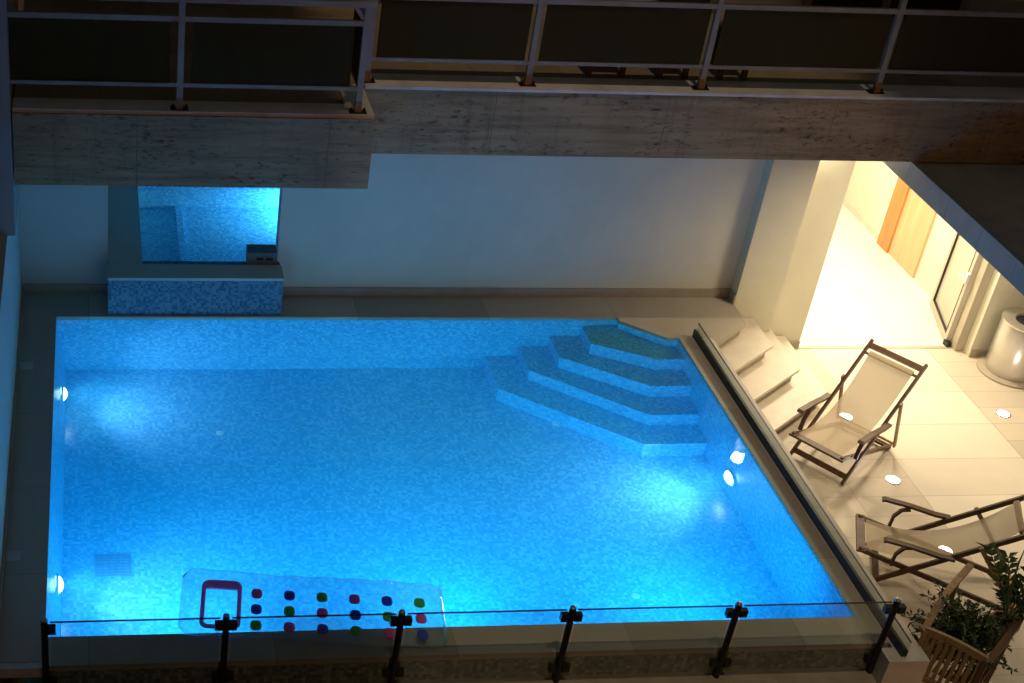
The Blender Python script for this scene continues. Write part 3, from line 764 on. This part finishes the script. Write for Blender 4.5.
# ------------------------------------------------------------------ inflatable pool float
fa = math.atan2(-.229, 1.93)
T = thing('pool_float', (0, 0, 0), 'clear inflatable air mattress with pink framed pillow and coloured dots', 'pool float')
Lf, Wf = 1.92, .69
m = MB(); nx, ny = 38, 14; top = {}; bot = {}
for i in range(nx+1):
    for j in range(ny+1):
        u = i/nx; v = j/ny; x = Lf*(u-.5)
        de = min(u, 1-u)*Lf; ins = .07*(1-math.sqrt(max(0, 1-(1-min(1, de/.07))**2))); wav = .007*math.sin(2*math.pi*(x-.05)/.235)+.006*math.sin(5.1*x)
        y = (Wf-2*ins+2*wav)*(v-.5)
        e = min(1, min(u, 1-u)*Lf/.06)*min(1, min(v, 1-v)*Wf/.06); e = math.sqrt(max(0, 1-(1-e)**2))
        rib = .010*math.cos(2*math.pi*(x-.05)/.235) if x > -.45 else .022
        top[i, j] = m.bm.verts.new((x, y, .045+(.035+rib)*e)); 
        bot[i, j] = m.bm.verts.new((x, y, .045-.04*e))
for i in range(nx):
    for j in range(ny):
        m.bm.faces.new((top[i, j], top[i+1, j], top[i+1, j+1], top[i, j+1])); m.bm.faces.new((bot[i, j+1], bot[i+1, j+1], bot[i+1, j], bot[i, j]))
bmesh.ops.remove_doubles(m.bm, verts=m.bm.verts[:], dist=1e-5)
m.build('mattress', M['float'], T, smooth=True)
pc = (-.665, -.075)
pts = []
for cx, cy, a0 in ((1, 1, 0), (-1, 1, 90), (-1, -1, 180), (1, -1, 270)):
    for k in range(6):
        a = R(a0+90*k/5); pts.append((pc[0]+cx*.085+.045*math.cos(a), pc[1]+cy*.19+.045*math.sin(a), .098))
m = MB(); m.tube(pts, .017, 8, True); m.box(pc[0]-.115, pc[0]+.115, pc[1]+.165, pc[1]+.225, .090, .105); m.build('pillow_frame', M['pink'], T, smooth=True)
cyc = ['dpink', 'dblue', 'dgreen']
for i in range(6):
    for j in range(3):
        x = -.41+i*.237; y = .07-.168*j
        kk = (i+j) % 3
        m = MB(); m.lathe([(0, .018), (.028, .015), (.042, .006), (.044, 0), (.028, -.004), (0, -.005)], (0, 0, .088), 20)
        for v in m.bm.verts:
            r_ = math.hypot(v.co.x, v.co.y)
            if r_ > 1e-5:                                        # rounded square, a little longer across the mat
                k_ = r_/max(1e-6, (abs(v.co.x/r_)**2.8+abs(v.co.y/r_)**2.8)**(1/2.8))/r_*.92
                v.co.x *= k_; v.co.y *= k_*1.28
            v.co.x += x; v.co.y += y
        m.build('dot', M[cyc[kk]], T, smooth=True)
m = MB(); m.tube([(Lf/2-.015, -.30+.6*k/10, .07+.012*math.sin(k)) for k in range(11)], .012, 8); m.build('end_seam', M['float'], T, smooth=True)
T.location = (1.912, -4.165, -.01); T.rotation_euler = (0, 0, fa)

# ceiling lamp seen mirrored in the water
T = thing('ceiling_lamp', (7.40, .37, 2.0), 'small round ceiling lamp under the balcony slab beside the entrance', 'ceiling lamp')
m = MB(); m.lathe([(.075, -.001), (.075, -.03), (.06, -.034)], (7.40, .37, 2.0), 24); m.build('ring', M['steel'], T, smooth=True)
m = MB(); m.lathe([(0, -.028), (.06, -.028)], (7.40, .37, 2.0), 24); m.build('lens', M['ceil'], T)

# ------------------------------------------------------------------ lights
def area(name, loc, direction, size, power, color, spread=180):
    d = bpy.data.lights.new(name, 'AREA'); d.shape = 'DISK'; d.size = size; d.energy = power; d.color = color; d.spread = R(spread)
    o = bpy.data.objects.new(name, d); COL.objects.link(o); o.location = loc
    o.rotation_euler = Vector(direction).to_track_quat('-Z', 'Y').to_euler(); return o
UW = (.0, .50, 1.0)
for i, (x, y, z, s) in enumerate(LAMPS):
    area('underwater_lamp_or_fill_light', (x+s*.07, y, z), (s, 0, -.07), .16, (8, 8, 12)[i], (.62, .64, 1.0), 112)
for x, y, z in FRONT_FILL: area('underwater_lamp_or_fill_light', (x, y+.03, z), (0, 1, -.12), .16, 47, UW, 150)  # added fill from the unseen near wall
area('basin_light', (2.9, 1.75, .08), (-.75, .55, -.25), .16, 34, (.40, .72, 1.0), 170)
WARM = (1.0, .79, .52)
area('corridor_light', (8.5, 1.15, 1.96), (0, 0, -1), .6, 112, (1, .82, .57), 170)
area('corridor_light', (8.7, 3.3, 1.96), (0, 0, -1), .6, 80, (1, .84, .62), 170)
area('entrance_light', (7.40, .37, 1.965), (0, 0, -1), .12, 12, WARM, 170)
area('canopy_light', (8.15, -.85, 1.77), (0, 0, -1), .45, 38, WARM, 165)
area('canopy_light', (9.4, -2.5, 1.77), (0, 0, -1), .6, 30, WARM, 165)

sun = bpy.data.lights.new('street_glow', 'SUN'); sun.energy = .5; sun.angle = R(.6); sun.color = (1, .74, .45)
so = bpy.data.objects.new('street_glow', sun); COL.objects.link(so); so.rotation_euler = Vector((0, 1, -3.2)).to_track_quat('-Z', 'Y').to_euler()

w = bpy.data.worlds.new('World'); S.world = w; w.use_nodes = True
wt = w.node_tree; bg = wt.nodes['Background']
sky = wt.nodes.new('ShaderNodeTexSky'); sky.sky_type = 'NISHITA'; sky.sun_disc = False; sky.sun_elevation = R(1); sky.sun_rotation = R(180)
tint = wt.nodes.new('ShaderNodeMix'); tint.data_type = 'RGBA'; tint.blend_type = 'MULTIPLY'; tint.inputs[0].default_value = 1; tint.inputs[7].default_value = (1, .86, .68, 1)
wt.links.new(sky.outputs[0], tint.inputs[6]); wt.links.new(tint.outputs[2], bg.inputs[0]); bg.inputs[1].default_value = .15

# ------------------------------------------------------------------ camera
Rw = [[0.9924516114952254, -0.10457804253401923, 0.06405647399196196], [-0.006050306050752874, -0.5634431569431546, -0.8261326786240959], [0.12248752033257207, 0.8195091469371678, -0.5598227982577105]]
cam = bpy.data.cameras.new('camera'); co = bpy.data.objects.new('camera', cam); COL.objects.link(co)
r, d_, f_ = [Vector(v) for v in Rw]
mt = Matrix((( r.x, -d_.x, -f_.x, .352), (r.y, -d_.y, -f_.y, -11.935), (r.z, -d_.z, -f_.z, 7.115), (0, 0, 0, 1)))
co.matrix_world = mt
cam.sensor_width = 36; cam.lens = 36*1453.234/1024; cam.shift_x = (512-273.87)/1024; cam.shift_y = (406.12-341.5)/1024
cam.clip_start = .1; cam.clip_end = 300
S.camera = co

S.view_settings.view_transform = 'Standard'; S.view_settings.look = 'None'; S.view_settings.exposure = 0; S.view_settings.gamma = 1
S.render.engine = 'CYCLES'
cy = S.cycles
cy.use_denoising = True
try: cy.denoiser = 'OPENIMAGEDENOISE'
except Exception: pass
cy.max_bounces = 14; cy.diffuse_bounces = 8; cy.glossy_bounces = 6; cy.transmission_bounces = 8; cy.volume_bounces = 2; cy.transparent_max_bounces = 16
cy.caustics_reflective = False; cy.caustics_refractive = True; cy.blur_glossy = .5
cy.sample_clamp_indirect = 6
